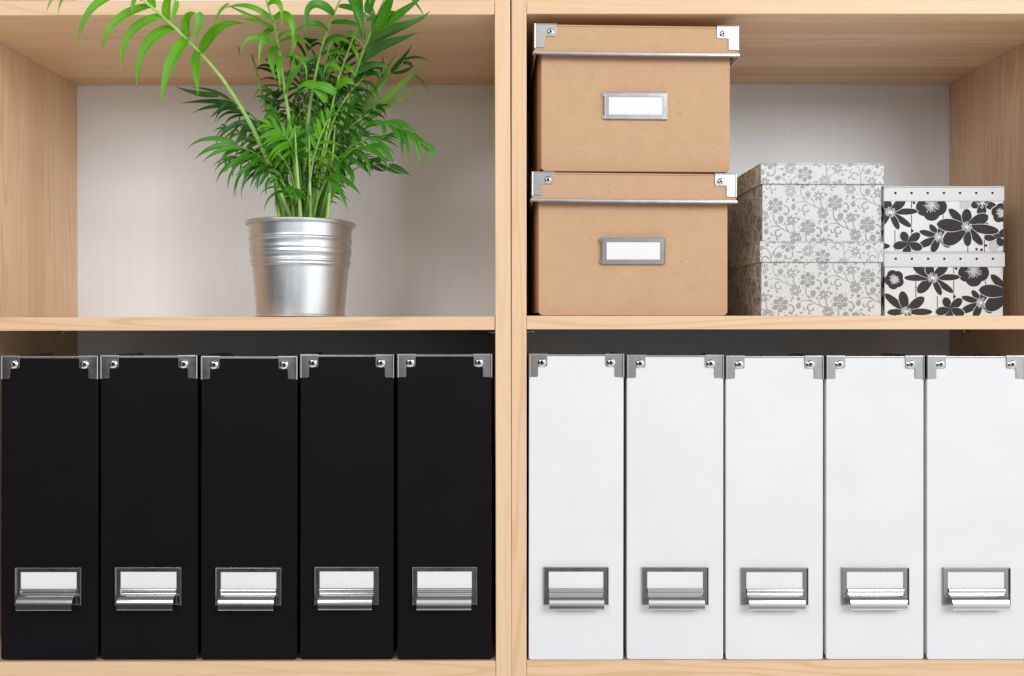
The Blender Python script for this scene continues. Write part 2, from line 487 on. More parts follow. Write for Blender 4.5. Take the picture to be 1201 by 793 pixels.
# ------------------------------------------------------------------ magazine files
FW, FH, FD = 0.1125, 0.3580, 0.255
def make_file(label, mat, group):
    t = thing('magazine_file', label, 'magazine file', group=group)
    hw = FW / 2; th = 0.0024; n = 0.0024
    bm = bmesh.new()
    front = [(-hw + n, 0), (hw - n, 0), (hw - n * 0.35, n * 0.45), (hw, n), (hw, FH), (-hw, FH), (-hw, n), (-hw + n * 0.35, n * 0.45)]
    prism(bm, front, 0, th, 'y')
    side = [(th + 0.0002, 0.0035), (FD, 0.0035), (FD, 0.10), (0.11, FH), (th + 0.0002, FH)]
    for a, b in ((-hw + 0.0005, -hw + 0.0005 + th), (hw - 0.0005 - th, hw - 0.0005)):
        prism(bm, side, a, b, 'x')
    box(bm, -hw + 0.0033, hw - 0.0033, FD - th, FD - 0.0002, 0.0035, 0.0995)
    box(bm, -hw + 0.0033, hw - 0.0033, th + 0.0003, FD - th - 0.0003, 0.0003, 0.0027)
    body = obj('body', bm, mat, t, 0.0011, segs=3)
    # metal edging along the open top
    bm = bmesh.new()
    box(bm, -hw + 0.0008, hw - 0.0008, -0.0005, 0.0042, FH - 0.0022, FH + 0.0004)
    for s in (-1, 1):
        x0, x1 = sorted((s * (hw + 0.0003), s * (hw - 0.0036)))
        pts = [(0.0046, FH + 0.0004), (0.1105, FH + 0.0004), (FD + 0.0006, 0.1004), (FD + 0.0006, 0.0965), (0.1088, FH - 0.0035), (0.0046, FH - 0.0035)]
        prism(bm, pts, x0, x1, 'x')
    obj('edge_trim', bm, STEEL, t, 0.0009, segs=3)
    for s in (1, -1):
        bracket(t, -s * hw, s, FH + 0.0004, 0.0222, 0.0272, 0.0112, 0.0152, (0.0152, 0.0098, 0.0044), y=-0.0002, depth=0.022)
    # label holder with pull
    ox, zt = 0.0385, 0.1095
    bm = bmesh.new()
    def nshape(o, i, top, ti, bot): return [(-o, bot), (-o, top), (o, top), (o, bot), (i, bot), (i, ti), (-i, ti), (-i, bot)]
    prism(bm, nshape(ox - 0.0008, 0.0325, zt - 0.0008, zt - 0.0058, zt - 0.0445), -0.0012, -0.0004, 'y')
    prism(bm, nshape(ox, ox - 0.0009, zt, zt - 0.0009, zt - 0.0445), -0.0032, -0.0001, 'y')
    box(bm, -0.0324, 0.0324, -0.0012, -0.0004, zt - 0.0440, zt - 0.0262)
    hold = obj('label_holder', bm, BRUSH, t, 0.0003)
    bm = bmesh.new(); box(bm, -0.0323, 0.0323, -0.00075, -0.00012, zt - 0.0270, zt - 0.0059); obj('label_card', bm, CARD, hold)
    bm = bmesh.new()
    prof = [(-0.0010, 0.0010), (-0.0022, 0.0012), (-0.0031, 0.0006), (-0.0036, -0.0006), (-0.0034, -0.0020), (-0.0024, -0.0031),
            (-0.0022, -0.0040), (-0.0032, -0.0049), (-0.0056, -0.0056), (-0.0082, -0.0068), (-0.0104, -0.0087), (-0.0119, -0.0113),
            (-0.0127, -0.0143), (-0.0130, -0.0175), (-0.0128, -0.0196), (-0.0131, -0.0205), (-0.0122, -0.0209)]
    th2 = 0.0008
    outp = [(y, zt - 0.0262 + z) for y, z in prof]
    inn = []
    for k in range(len(outp)):
        a = Vector(outp[max(k - 1, 0)]); b = Vector(outp[min(k + 1, len(outp) - 1)])
        d = (b - a).normalized(); nn = Vector((-d.y, d.x))
        if nn.x < 0 and k < 5: nn = -nn
        p = Vector(outp[k]) + Vector((abs(nn.x), -abs(nn.y) * 0.6)) * th2
        inn.append((p.x, p.y))
    hwid = 0.0322
    A, B = [], []
    for lst, lo in ((outp, A), (inn, B)):
        for x in (-hwid, -hwid * 0.33, hwid * 0.33, hwid):
            lo.append([bm.verts.new((x, y, z)) for y, z in lst])
    N = len(outp)
    for L in (A, B):
        for c in range(3):
            for k in range(N - 1): bm.faces.new((L[c][k], L[c + 1][k], L[c + 1][k + 1], L[c][k + 1]))
    for c in (0, 3):
        for k in range(N - 1): bm.faces.new((A[c][k], A[c][k + 1], B[c][k + 1], B[c][k]))
    for c in range(3):
        for k in (0, N - 1): bm.faces.new((A[c][k], A[c + 1][k], B[c + 1][k], B[c][k]))
    # little upright ribs that join the pull to the plate at each end
    obj('pull_handle', bm, CHROME, hold)
    return t

blk = make_file('x', BLACK, 'black magazine files in a row on the left bottom shelf')
wht = make_file('x', WHITE, 'white magazine files in a row on the right bottom shelf')
black_spans = [(0.5, 113.5, 418, 773.5), (117.5, 231.0, 417.5, 773.5), (235.0, 347.5, 418.5, 773.5), (351.5, 460.8, 416.5, 773.2), (465.8, 576.5, 416.0, 773.2)]
white_spans = [(619.5, 730.5, 415.8, 774.6), (734.5, 847.8, 417.0, 775.6), (850.5, 964.8, 418, 775.4), (968.0, 1083.0, 418, 775.4), (1086.5, 1201.5, 418, 775.4)]
black_labels = ['black magazine file at the far left of the black row, at the photo edge',
                'second black magazine file from the left, beside the leftmost one',
                'middle one of the five black magazine files, below the shelf and the pot',
                'fourth black magazine file from the left, one before the wooden divider',
                'rightmost black magazine file, standing against the wooden divider between the bookcases']
white_labels = ['leftmost white magazine file, against the wooden divider',
                'second white magazine file from the left, below the right half of the brown boxes',
                'middle one of the five white magazine files, below the grey floral boxes',
                'fourth white magazine file from the left, below the black flower boxes',
                'white magazine file at the far right of the row, at the photo edge']
for proto, spans, labels, dy in ((blk, black_spans, black_labels, 0.003), (wht, white_spans, white_labels, 0.0012)):
    for i, (a, b, zt, zb) in enumerate(spans):
        o = proto if i == 0 else copy_tree(proto)
        y = dy + (0, 0.0008, 0.0003, 0.0012, 0.0005)[i]
        k = 1 + y / CAMD
        o.location = (((a + b) / 2 - 600) / 1000 * k, y, ZB1 + 0.0003 + (0.0006 if proto is wht else 0))
        o.scale = ((b - a) / 1000 * k / FW, 1, ((383 - zt) / 1000 * k - o.location.z) / FH)
        o.rotation_euler = (0, R((0.10, -0.05, 0.06, 0.05, -0.04)[i] if proto is blk else (0.08, 0.03, 0.02, 0.03, 0.0)[i]), R((0.25, -0.2, 0.15, 0.3, 0.1)[i]))
        o['label'] = labels[i]

# ------------------------------------------------------------------ brown lidded boxes
def make_kraft_box(label):
    t = thing('storage_box', label, 'storage box', group='brown cardboard boxes with metal corners, stacked')
    w, h, dp = 0.2245, 0.1600, 0.272
    hw = w / 2; n = 0.0042; th = 0.0022
    bm = bmesh.new()
    def panel(a): return [(-a + n, 0), (a - n, 0), (a - n * 0.3, n * 0.5), (a, n), (a, h), (-a, h), (-a, n), (-a + n * 0.3, n * 0.5)]
    prism(bm, panel(hw), 0.010, 0.010 + th, 'y')
    prism(bm, panel(hw), dp - th, dp, 'y')
    for s in (-1, 1):
        K = 12; ys = [0.0126 + (dp - th - 0.0004 - 0.0126) * k / K for k in range(K + 1)]
        bul = [0.0058 * math.sin(math.pi * k / K) ** 0.45 if 0 < k < K else 0 for k in range(K + 1)]
        outl = [(s * (hw - 0.0002 + b_), y_) for y_, b_ in zip(ys, bul)] + [(s * (hw - 0.0022 + b_), y_) for y_, b_ in list(zip(ys, bul))[::-1]]
        prism(bm, outl, n * 0.8, h - 0.001, 'z')
    box(bm, -hw + 0.0028, hw - 0.0028, 0.0127, dp - 0.0028, 0.0005, 0.0025)
    box(bm, -hw + 0.0060, -hw + 0.0105, 0.0129, 0.0150, 0.003, h - 0.002)
    obj('body', bm, KRAFT, t, 0.0008, segs=3)
    # label frame
    cz = 0.170 - 0.0925
    bm = bmesh.new()
    o_, i_ = (-0.0375, 0.0375, cz - 0.0160, cz + 0.0160), (-0.0318, 0.0318, cz - 0.0105, cz + 0.0105)
    ring(bm, (-0.0367, 0.0367, cz - 0.0154, cz + 0.0154), i_, 0.0084, 0.0092)
    ring(bm, o_, (-0.0368, 0.0368, cz - 0.0153, cz + 0.0153), 0.0078, 0.0099)
    for z in (-0.0130, 0.0130):
        box(bm, -0.0400, -0.0376, 0.0094, 0.0099, cz + z - 0.0022, cz + z + 0.0022)
    hold = obj('label_holder', bm, BRUSH, t, 0.0003)
    bm = bmesh.new(); box(bm, -0.0317, 0.0317, 0.0090, 0.00985, cz - 0.0104, cz + 0.0104); obj('label_card', bm, CARD, hold)
    # lid
    lw = 0.2405; lh = 0.0340; L = lw / 2
    bm = bmesh.new()
    box(bm, -L, L, 0.0, dp + 0.008, 0.1680, 0.1700)
    box(bm, -L, L, 0.0, 0.0022, 0.1700 - lh, 0.1679)
    box(bm, -L, L, dp + 0.0058, dp + 0.008, 0.1700 - lh, 0.1679)
    for s in (-1, 1):
        a, b = sorted((s * L, s * (L - 0.0022))); box(bm, a, b, 0.0024, dp + 0.0056, 0.1700 - lh, 0.1679)
    lid = obj('lid', bm, KRAFT, t, 0.0007)
    # metal strip round the lower edge of the lid, slightly bowed
    bm = bmesh.new()
    N = 14
    zz = 0.1700 - lh
    sec = [(-0.0016, -0.0014), (-0.0020, 0.0002), (-0.0016, 0.0024), (-0.0003, 0.0029), (-0.0003, 0.0003), (0.0024, 0.0002), (0.0026, -0.0014)]
    rows = []
    for k in range(N + 1):
        u = -1 + 2 * k / N
        bow = 0.0006 * (1 - u * u)
        rows.append([bm.verts.new((u * (L + 0.0012), y, zz + z - bow * 0.9)) for y, z in sec])
    for a, b in zip(rows, rows[1:]):
        for k in range(len(sec)):
            j = (k + 1) % len(sec); bm.faces.new((a[k], a[j], b[j], b[k]))
    bm.faces.new(rows[0]); bm.faces.new(rows[-1][::-1])
    for s in (-1, 1):
        a, b = sorted((s * (L + 0.0016), s * (L + 0.0002))); box(bm, a, b, 0.0028, dp + 0.008, zz - 0.0014, zz + 0.0028)
    obj('rim_strip', bm, STEEL, lid, 0.0002)
    for s in (1, -1):
        bracket(lid, -s * L, s, 0.1703, 0.0262, 0.0285, 0.0125, 0.0150, (0.0188, 0.0092, 0.0036), y=-0.0002, depth=0.026, mat=STEEL)
    return t, lid
kb, lid = make_kraft_box('upper brown cardboard storage box with metal lid corners, on top of the other brown box')
kb.location = (0.1468, 0.0012, 0.1834); kb.rotation_euler = (0, R(0.10), R(1.3))
lid.location.x = -0.0012; lid.rotation_euler.y = R(0.22)
for ch in kb.children:
    if ch.name.startswith('label_holder'): ch.rotation_euler.x = R(1.2); ch.location = (0, 0.0006, 0)
kb2 = copy_tree(kb)
kb2['label'] = 'lower brown cardboard storage box with metal lid corners, standing on the shelf'
kb2.scale = (1, 1, 0.982)
kb2.location = (0.1437, 0.0005, ZM1 + 0.0009); kb2.rotation_euler = (0, 0, R(0.9))
for ch in kb2.children:
    if ch.name.startswith('label_holder'): ch.rotation_euler.x = R(2.5); ch.location = (0, 0.0012, 0)
    if ch.name.startswith('lid'): ch.location.x = -0.0014; ch.rotation_euler.y = R(0.45)

# ------------------------------------------------------------------ printed patterns (thin ink layer on a box face)
class Ink:
    """collects 2-D shapes in a rectangle (u right, v up, metres) and lays them just proud of a face"""
    def __init__(s, bm, origin, ux, n, w, h):
        s.bm, s.o, s.ux, s.n, s.w, s.h = bm, Vector(origin), Vector(ux), Vector(n), w, h
        s.k = 0
    def clip(s, pts):
        for ax, lim, sg in ((0, 0.0, 1), (0, s.w, -1), (1, 0.0, 1), (1, s.h, -1)):
            out = []
            for i, p in enumerate(pts):
                q = pts[(i + 1) % len(pts)]
                a, b = (p[ax] - lim) * sg, (q[ax] - lim) * sg
                if a >= 0: out.append(p)
                if (a >= 0) != (b >= 0):
                    t = a / (a - b); out.append((p[0] + (q[0] - p[0]) * t, p[1] + (q[1] - p[1]) * t))
            pts = out
            if len(pts) < 3: return []
        r = []
        for p in pts:
            if not r or math.hypot(p[0] - r[-1][0], p[1] - r[-1][1]) > 1e-5: r.append(p)
        if len(r) > 2 and math.hypot(r[0][0] - r[-1][0], r[0][1] - r[-1][1]) < 1e-5: r.pop()
        return r
    def poly(s, pts, mi):
        pts = s.clip(pts)
        if len(pts) < 3: return
        ar = sum(pts[i][0] * pts[(i + 1) % len(pts)][1] - pts[(i + 1) % len(pts)][0] * pts[i][1] for i in range(len(pts)))
        if abs(ar) < 4e-8: return
        if ar < 0: pts = pts[::-1]
        s.k += 1
        off = s.n * (0.00006 + 0.0000012 * s.k)
        f = s.bm.faces.new([s.bm.verts.new(s.o + s.ux * p[0] + Vector((0, 0, p[1])) + off) for p in pts])
        f.material_index = mi
    def blob(s, cx, cy, r, mi, n=14, ph=0):
        s.poly([(cx + r * math.cos(ph + 2 * math.pi * k / n), cy + r * math.sin(ph + 2 * math.pi * k / n)) for k in range(n)], mi)
    def petal(s, c, tip, w, mi, base=0.1, sharp=0.7, halo=None, hm=0, bend=0.0):
        def outline(g):
            d = Vector((tip[0] - c[0], tip[1] - c[1])); L = d.length; d /= L; nn = Vector((-d.y, d.x))
            L2 = L + g; pts = []
            M = 12
            for sgn in (1, -1):
                rg = range(M + 1) if sgn == 1 else range(M - 1, 0, -1)
                for k in rg:
                    t = k / M
                    wd = (w / 2 + g) * (math.sin(math.pi * t ** (1.25 if sharp < 0.9 else 1.25)) ** (0.5 if sharp < 0.9 else 0.6) if 0 < t < 1 else 0)
                    wd = max(wd, (base * w / 2) * (1 - t))
                    p = Vector(c) + d * (t * L2) + nn * (sgn * wd + bend * L * math.sin(math.pi * t))
                    pts.append((p.x, p.y))
            return pts
        if halo: s.poly(outline(halo), hm)
        s.poly(outline(0), mi)
    def line(s, pts, wd, mi):
        for i in range(len(pts) - 1):
            a, b = Vector(pts[i]), Vector(pts[i + 1]); d = (b - a)
            if d.length < 1e-6: continue
            d.normalize(); nn = Vector((-d.y, d.x)) * wd / 2; e = d * wd * 0.12
            s.poly([tuple(a - nn - e), tuple(b - nn + e), tuple(b + nn + e), tuple(a + nn - e)], mi)
    def curve(s, ctrl, wd, mi, n=10):
        v = [Vector((p[0], p[1], 0)) for p in ctrl]
        s.line([tuple(catmull(v, k / n)[:2]) for k in range(n + 1)], wd, mi)

def vine_pattern(I, ou, ov, mi, rot=0.0):
    """trailing vine print; unit = 1 zoomed photo pixel = .1605 mm"""
    U = 0.0001605
    ca, sa = math.cos(rot), math.sin(rot)
    A, B = (253, 167), (465, -23)
    def motif(bx, by):
        def T(x, y):
            X, Y = (bx + x) * U, -(by + y) * U
            return (ou + X * ca - Y * sa, ov + X * sa + Y * ca)
        c = T(0, 0)
        if not (-0.06 < c[0] < I.w + 0.06 and -0.06 < c[1] < I.h + 0.06): return
        def pet(x, y, a, r0, r1, w, **k):
            I.petal(T(x + r0 * math.cos(a), y + r0 * math.sin(a)), T(x + r1 * math.cos(a), y + r1 * math.sin(a)), w * U, mi, **k)
        for k in range(6):
            a = -math.pi / 2 + k * math.pi / 3 + 0.05
            for e in (-0.13, 0.13):
                pet(0, 0, a + e, 21, 60, 24, base=0.35, sharp=1.15)
            x, y = 70 * math.cos(a + 0.52), 70 * math.sin(a + 0.52)
            I.blob(*T(x, y), 4.5 * U, mi, 6)
        rr = [T(13 * math.cos(k * math.pi / 6), 13 * math.sin(k * math.pi / 6)) for k in range(13)]
        I.line(rr, 6 * U, mi)
        cv = lambda pts, w, n=10: I.curve([T(*p) for p in pts], w * U, mi, n)
        cv([(-18, 62), (-14, 100), (6, 140), (50, 178), (100, 200), (140, 222)], 5, 12)
        cv([(66, -2), (92, 8), (104, 34), (94, 60), (76, 60), (74, 48)], 6, 10)
        cv([(60, 62), (84, 74), (92, 66)], 5, 5)
        I.blob(*T(38, 106), 17 * U, mi, 12); cv([(54, 110), (48, 130), (20, 132), (4, 122)], 6, 6); cv([(22, 92), (40, 80), (58, 92)], 6, 5)
        for k in range(7):
            a = k * 2 * math.pi / 7 + 0.3
            pet(120, 112, a, 8, 38, 15, base=0.4)
        cv([(112, 148), (86, 146), (84, 168), (100, 198)], 4, 7)
        for k in range(6):
            a = k * math.pi / 3 + 0.2
            x0, y0 = -95, 80
            q = [T(x0 + 12 * math.cos(a), y0 + 12 * math.sin(a)), T(x0 + 36 * math.cos(a - 0.34), y0 + 36 * math.sin(a - 0.34)),
                 T(x0 + 42 * math.cos(a), y0 + 42 * math.sin(a)), T(x0 + 36 * math.cos(a + 0.34), y0 + 36 * math.sin(a + 0.34)), T(x0 + 12 * math.cos(a), y0 + 12 * math.sin(a))]
            I.line(q, 6 * U, mi)
        cv([(-72, 196), (-52, 168), (-16, 156), (32, 166)], 4, 8)
        pet(-75, 175, math.pi / 2 - 0.1, 0, 48, 34, base=0.2, sharp=1.6)
        cv([(34, 186), (8, 190), (-4, 214), (14, 238), (42, 232), (40, 216)], 8, 10)
        cv([(-34, 206), (-28, 232), (-12, 226)], 6, 5)
        pet(-72, 130, math.pi / 2, 0, 30, 24, sharp=0.5)
        pet(2, 244, 0.9, 0, 30, 12)
        pet(66, 150, -1.2, 0, 24, 10); pet(-110, 128, 2.2, 0, 26, 14)
        pet(150, 70, -0.6, 0, 26, 12); pet(-60, -70, 2.6, 0, 24, 12); pet(96, 34, 0.2, 0, 16, 12)
        cv([(-95, 40), (-112, 6), (-108, -36)], 4, 6)
        cv([(150, 88), (176, 96), (172, 116)], 5, 5)
        for (x, y) in ((160, 130), (-120, 36), (-60, 30), (20, 184), (-40, 120), (84, -30), (60, 100)): I.blob(*T(x, y), 5 * U, mi, 6)
    for i in range(-9, 10):
        for j in range(-9, 10):
            motif(i * A[0] + j * B[0], i * A[1] + j * B[1])

# ------------------------------------------------------------------ grey floral boxes
def make_vine_box(label, w, h, dp, lw, lh, offs):
    t = thing('gift_box', label, 'storage box', group='pale grey floral boxes, stacked')
    hw, L = w / 2, lw / 2
    ov = (lw - w) / 2
    bm = bmesh.new()
    box(bm, -hw, hw, ov, dp - ov, 0, h - 0.004)
    I = Ink(bm, (-hw, ov, 0), (1, 0, 0), (0, -1, 0), w, h - lh); vine_pattern(I, offs[0], offs[1], 1)
    I = Ink(bm, (-hw, dp - ov, 0), (0, -1, 0), (-1, 0, 0), dp - 2 * ov, h - lh); vine_pattern(I, offs[2], offs[3], 1)
    I = Ink(bm, (hw, ov, 0), (0, 1, 0), (1, 0, 0), dp - 2 * ov, h - lh); vine_pattern(I, offs[3], offs[2], 1)
    obj('body', bm, [PALE, INKGREY], t, 0.0007, recalc=False, smooth=False)
    bm = bmesh.new()
    th = 0.0016
    box(bm, -L, L, 0, dp, h - th, h)
    box(bm, -L, L, 0, th, h - lh, h - th - 0.0001); box(bm, -L, L, dp - th, dp, h - lh, h - th - 0.0001)
    for s in (-1, 1):
        a, b = sorted((s * L, s * (L - th))); box(bm, a, b, th + 0.0001, dp - th - 0.0001, h - lh, h - th - 0.0001)
    I = Ink(bm, (-L, 0, h - lh), (1, 0, 0), (0, -1, 0), lw, lh); vine_pattern(I, offs[4], offs[5], 1, R(-62))
    I = Ink(bm, (-L, dp, h - lh), (0, -1, 0), (-1, 0, 0), dp, lh); vine_pattern(I, offs[2], offs[5], 1, R(-62))
    I = Ink(bm, (L, 0, h - lh), (0, 1, 0), (1, 0, 0), dp, lh); vine_pattern(I, offs[4], offs[3], 1, R(-62))
    obj('lid', bm, [PALE, INKGREY], t, 0.0007, recalc=False, smooth=False)
    return t
YG = 0.055; kg = 1 + YG / CAMD
def px2(a): return a / 1000 * kg
w1, lw1 = px2(141), px2(146)
g1 = make_vine_box('pale grey floral box at the bottom of its stack, standing on the shelf', w1 + 0.0006, px2(88.0), 0.205, lw1, px2(24.5), (0.058, 0.045, 0.02, 0.03, 0.035, 0.022))
g1.location = (px2((893 + 1034) / 2 - 600), YG, ZM1 + 0.0007); g1.rotation_euler = (0, 0, R(0.9))
g2 = make_vine_box('pale grey floral box on top of its twin, level with the lower brown lid', w1, px2(91.5), 0.205, lw1, px2(24.5), (0.0165, 0.044, 0.04, 0.015, 0.055, 0.012))
g2.location = (px2((893.5 + 1035.5) / 2 - 600), YG + 0.0005, g1.location.z + px2(88.0) + 0.0002); g2.rotation_euler = (0, 0, R(1.3))

# ------------------------------------------------------------------ black and white flower boxes
def bold_pattern(I, ox, oz, scale, dx):
    """oz = v of the top of the drawing; drawing is given in zoomed photo pixels (7.506 per photo pixel)"""
    U = scale / 7506.0
    def T(x, y): return ((x + dx) * U + ox, oz - y * U)
    HL = 4.5 * U
    def stem(x, y0, y1): I.line([T(x, y0), T(x + 1, y1)], 7 * U, 1)
    def flower(c, tips, w, burst=True, sharp=0.75):
        for tp in tips:
            ww = w
            if len(tp) == 3: ww = tp[2]
            I.petal(T(*c), T(tp[0], tp[1]), ww * 1.12 * U, 1, 0.12, sharp, HL, 0)
        if burst:
            I.blob(*T(*c), 13 * U, 2, 8)
            for k, tp in enumerate(tips):
                a = math.atan2(tp[1] - c[1], tp[0] - c[0])
                for e, r in ((0, 46), (0.28, 40), (-0.28, 36)):
                    q = (c[0] + r * math.cos(a + e), c[1] + r * math.sin(a + e))
                    I.line([T(*c), T(*q)], 3.4 * U, 0)
                    I.blob(*T(*q), 4.5 * U, 0, 6)
    def hibiscus(c, r, n=5, ph=0.3):
        pts = []
        M = 60
        def outl(g):
            o = []
            for k in range(M):
                a = 2 * math.pi * k / M
                rr = (r + g) * (0.80 + 0.20 * abs(math.cos(n * (a - ph) / 2)) ** 0.6)
                o.append(T(c[0] + rr * math.cos(a), c[1] + rr * math.sin(a)))
            return o
        I.poly(outl(7), 0); I.poly(outl(0), 1)
        rnd = random.Random(5)
        for k in range(26):
            a = 2 * math.pi * k / 26 + rnd.uniform(-.08, .08); q = r * rnd.uniform(0.36, 0.56)
            I.line([T(*c), T(c[0] + q * math.cos(a), c[1] + q * math.sin(a))], 5 * U, 2 if k % 3 else 0)
        I.blob(*T(*c), r * 0.16 * U, 2, 10)
    for p in (0, -1750):
        def o(x): return x + p
        # pale background flowers
        for cx, cy in ((760, 235), (1015, 600)):
            for k in range(5):
                a = k * 2 * math.pi / 5
                I.blob(*T(o(cx) + 30 * math.cos(a), cy + 30 * math.sin(a)), 25 * U, 3, 12)
        for x, a, b in ((290, 190, 520), (570, 300, 420), (930, 370, 660), (145, 460, 640), (785, 560, 660), (-45, 190, 480), (1110, 380, 640)): stem(o(x), a, b)
        for x, y in ((312, 218), (297, 465), (950, 405), (945, 595), (862, 628), (905, 632), (1120, 420), (-30, 385), (-225, 385)): I.blob(*T(o(x), y), 13 * U, 1, 8)
        flower((o(915), 222), [(o(812), 245), (o(1040), 262), (o(900), 345, 75), (o(850), 150), (o(980), 150)], 62)
        hibiscus((o(1078), 310), 88, 5, 0.9)
        hibiscus((o(465), 238), 140, 5, 0.28)
        flower((o(105), 300), [(o(350), 292), (o(290), 432), (o(180), 455), (o(-30), 432, 80), (o(-150), 300), (o(-70), 190, 70), (o(60), 185, 70), (o(235), 185, 70)], 50)
        flower((o(1045), 520), [(o(925), 525), (o(1140), 455), (o(1090), 600), (o(1000), 440)], 60, False)
        flower((o(535), 520), [(o(450), 408), (o(358), 468), (o(345), 605, 60), (o(470), 655, 60), (o(625), 612), (o(575), 395, 62)], 48)
        flower((o(775), 430), [(o(618), 270, 64), (o(775), 270, 78), (o(965), 330, 92), (o(1060), 470, 74), (o(915), 592, 60), (o(785), 605, 64), (o(570), 580, 118), (o(510), 405, 100)], 60)
        flower((o(255), 578), [(o(208), 472), (o(362), 485), (o(385), 622), (o(245), 690), (o(128), 605)], 66, False)
        flower((o(-130), 600), [(o(-320), 440, 60), (o(-168), 415, 76), (o(30), 470, 76), (o(105), 600, 52), (o(-300), 605, 52), (o(-90), 700, 60)], 60)
        hibiscus((o(-235), 315), 88, 5, 0.5)

def make_bold_box(label, w, h, dp, lw, lh, dx, sc):
    t = thing('gift_box', label, 'storage box', group='black and white flower print boxes, stacked')
    hw, L = w / 2, lw / 2; ov = (lw - w) / 2
    bm = bmesh.new()
    box(bm, -hw, hw, ov, dp - ov, 0, h - 0.004)
    # drawing's v=210px/.. top edge (zoom y 205) sits just under the lid
    zt = h - lh + 205 * sc / 7506.0 - 0.0
    I = Ink(bm, (-hw, ov, 0), (1, 0, 0), (0, -1, 0), w, h - lh); bold_pattern(I, -50 * sc / 7506.0, zt, sc, dx)
    I = Ink(bm, (-hw, dp - ov, 0), (0, -1, 0), (-1, 0, 0), dp - 2 * ov, h - lh); bold_pattern(I, 0, zt, sc, dx + 60)
    I = Ink(bm, (hw, ov, 0), (0, 1, 0), (1, 0, 0), dp - 2 * ov, h - lh); bold_pattern(I, 0, zt, sc, dx)
    obj('body', bm, [INKWHITE, INKBLACK, INKPALE, INKPALE], t, 0.001, recalc=False, smooth=False)
    bm = bmesh.new(); th = 0.0016
    box(bm, -L, L, 0, dp, h - th, h)
    box(bm, -L, L, 0, th, h - lh, h - th - 0.0001); box(bm, -L, L, dp - th, dp, h - lh, h - th - 0.0001)
    for s in (-1, 1):
        a, b = sorted((s * L, s * (L - th))); box(bm, a, b, th + 0.0001, dp - th - 0.0001, h - lh, h - th - 0.0001)
    I = Ink(bm, (-L, 0, h - lh), (1, 0, 0), (0, -1, 0), lw, lh)
    for k in range(7):
        I.blob(lw * (0.098 + k * 0.1335), lh * 0.545, 0.00155, 1, 14)
    obj('lid', bm, [LIDWHITE, HOLE], t, 0.0009, recalc=False, smooth=False)
    return t
YB = 0.070; kb_ = 1 + YB / CAMD
def px3(a): return a / 1000 * kb_
n1 = make_bold_box('black and white flower print box at the bottom of its stack, on the shelf', px3(139.5), px3(75.5), 0.175, px3(142.5), px3(17.6), 370, kb_)
n1.location = (px3((1037.5 + 1177) / 2 - 600), YB, ZM1 + 0.0007); n1.rotation_euler = (0, 0, R(0.2))
n2 = make_bold_box('black and white flower print box on top of its twin, right of the grey boxes', px3(139.5), px3(77.0), 0.175, px3(141.5), px3(17.6), 0, kb_)
n2.location = (px3((1037.5 + 1176) / 2 - 600), YB, n1.location.z + px3(75.5) + 0.0002); n2.rotation_euler = (0, 0, R(-0.4))

# ------------------------------------------------------------------ potted palm
PX, PY = P(352.5, 0, 0.10).x, 0.100
plant = thing('potted_palm', 'green feathery palm in a ribbed zinc pot on the left shelf', 'potted plant', (PX, PY, ZM1 + 0.0004))
base = Vector(plant.location)
bm = bmesh.new()
H = 0.1198
def rad(z): return 0.0548 + (0.0655 - 0.0548) * z / H
prof = [(0.0, 0.003), (0.050, 0.003), (0.0515, 0.0002), (0.0560, 0.0002), (0.0566, 0.0012), (0.0562, 0.0024), (rad(0.0035), 0.0035)]
beads = [(0.0975, 0.0020, 0.0013), (0.0865, 0.0019, 0.0010), (0.0805, 0.0032, 0.0014), (0.0700, 0.0020, 0.0013), (0.0655, 0.0014, 0.0008)]
z = 0.006
while z < H - 0.004:
    a = 0
    for bz, bw, bh in beads:
        a += bh * math.exp(-((z - bz) / bw) ** 2)
    a += 0.0007 * (1 / (1 + math.exp(-(z - 0.064) / 0.0008))) * (1 / (1 + math.exp((z - 0.0995) / 0.0008)))
    prof.append((rad(z) + a, z)); z += 0.00055
prof += [(rad(H - 0.003), H - 0.0035)]
rc = (0.0675, H - 0.0018)
for k in range(0, 13):
    a = R(200) + k * R(-250) / 12 + R(40)
    prof.append((rc[0] + 0.0021 * math.cos(a + R(0)), rc[1] + 0.0021 * math.sin(a) * -1 if False else rc[1] + 0.0021 * math.sin(-a)))
# simple rolled rim, then the inner wall
prof = prof[:-13] + [(0.0658, H - 0.0034), (0.0682, H - 0.0040), (0.0696, H - 0.0030), (0.0701, H - 0.0015), (0.0696, H + 0.0000), (0.0684, H + 0.0008), (0.0668, H + 0.0006), (0.0655, H - 0.0006),
        (0.0648, H - 0.004), (rad(0.05) - 0.0012, 0.05), (0.0530, 0.006), (0.0, 0.006)]
lathe(bm, prof, 96)
pot = obj('pot', bm, ZINC, plant, recalc=True)
bm = bmesh.new()
lathe(bm, [(0, 0.106), (0.02, 0.1065), (0.045, 0.105), (0.0625, 0.103)], 40)
obj('soil', bm, SOIL, plant)

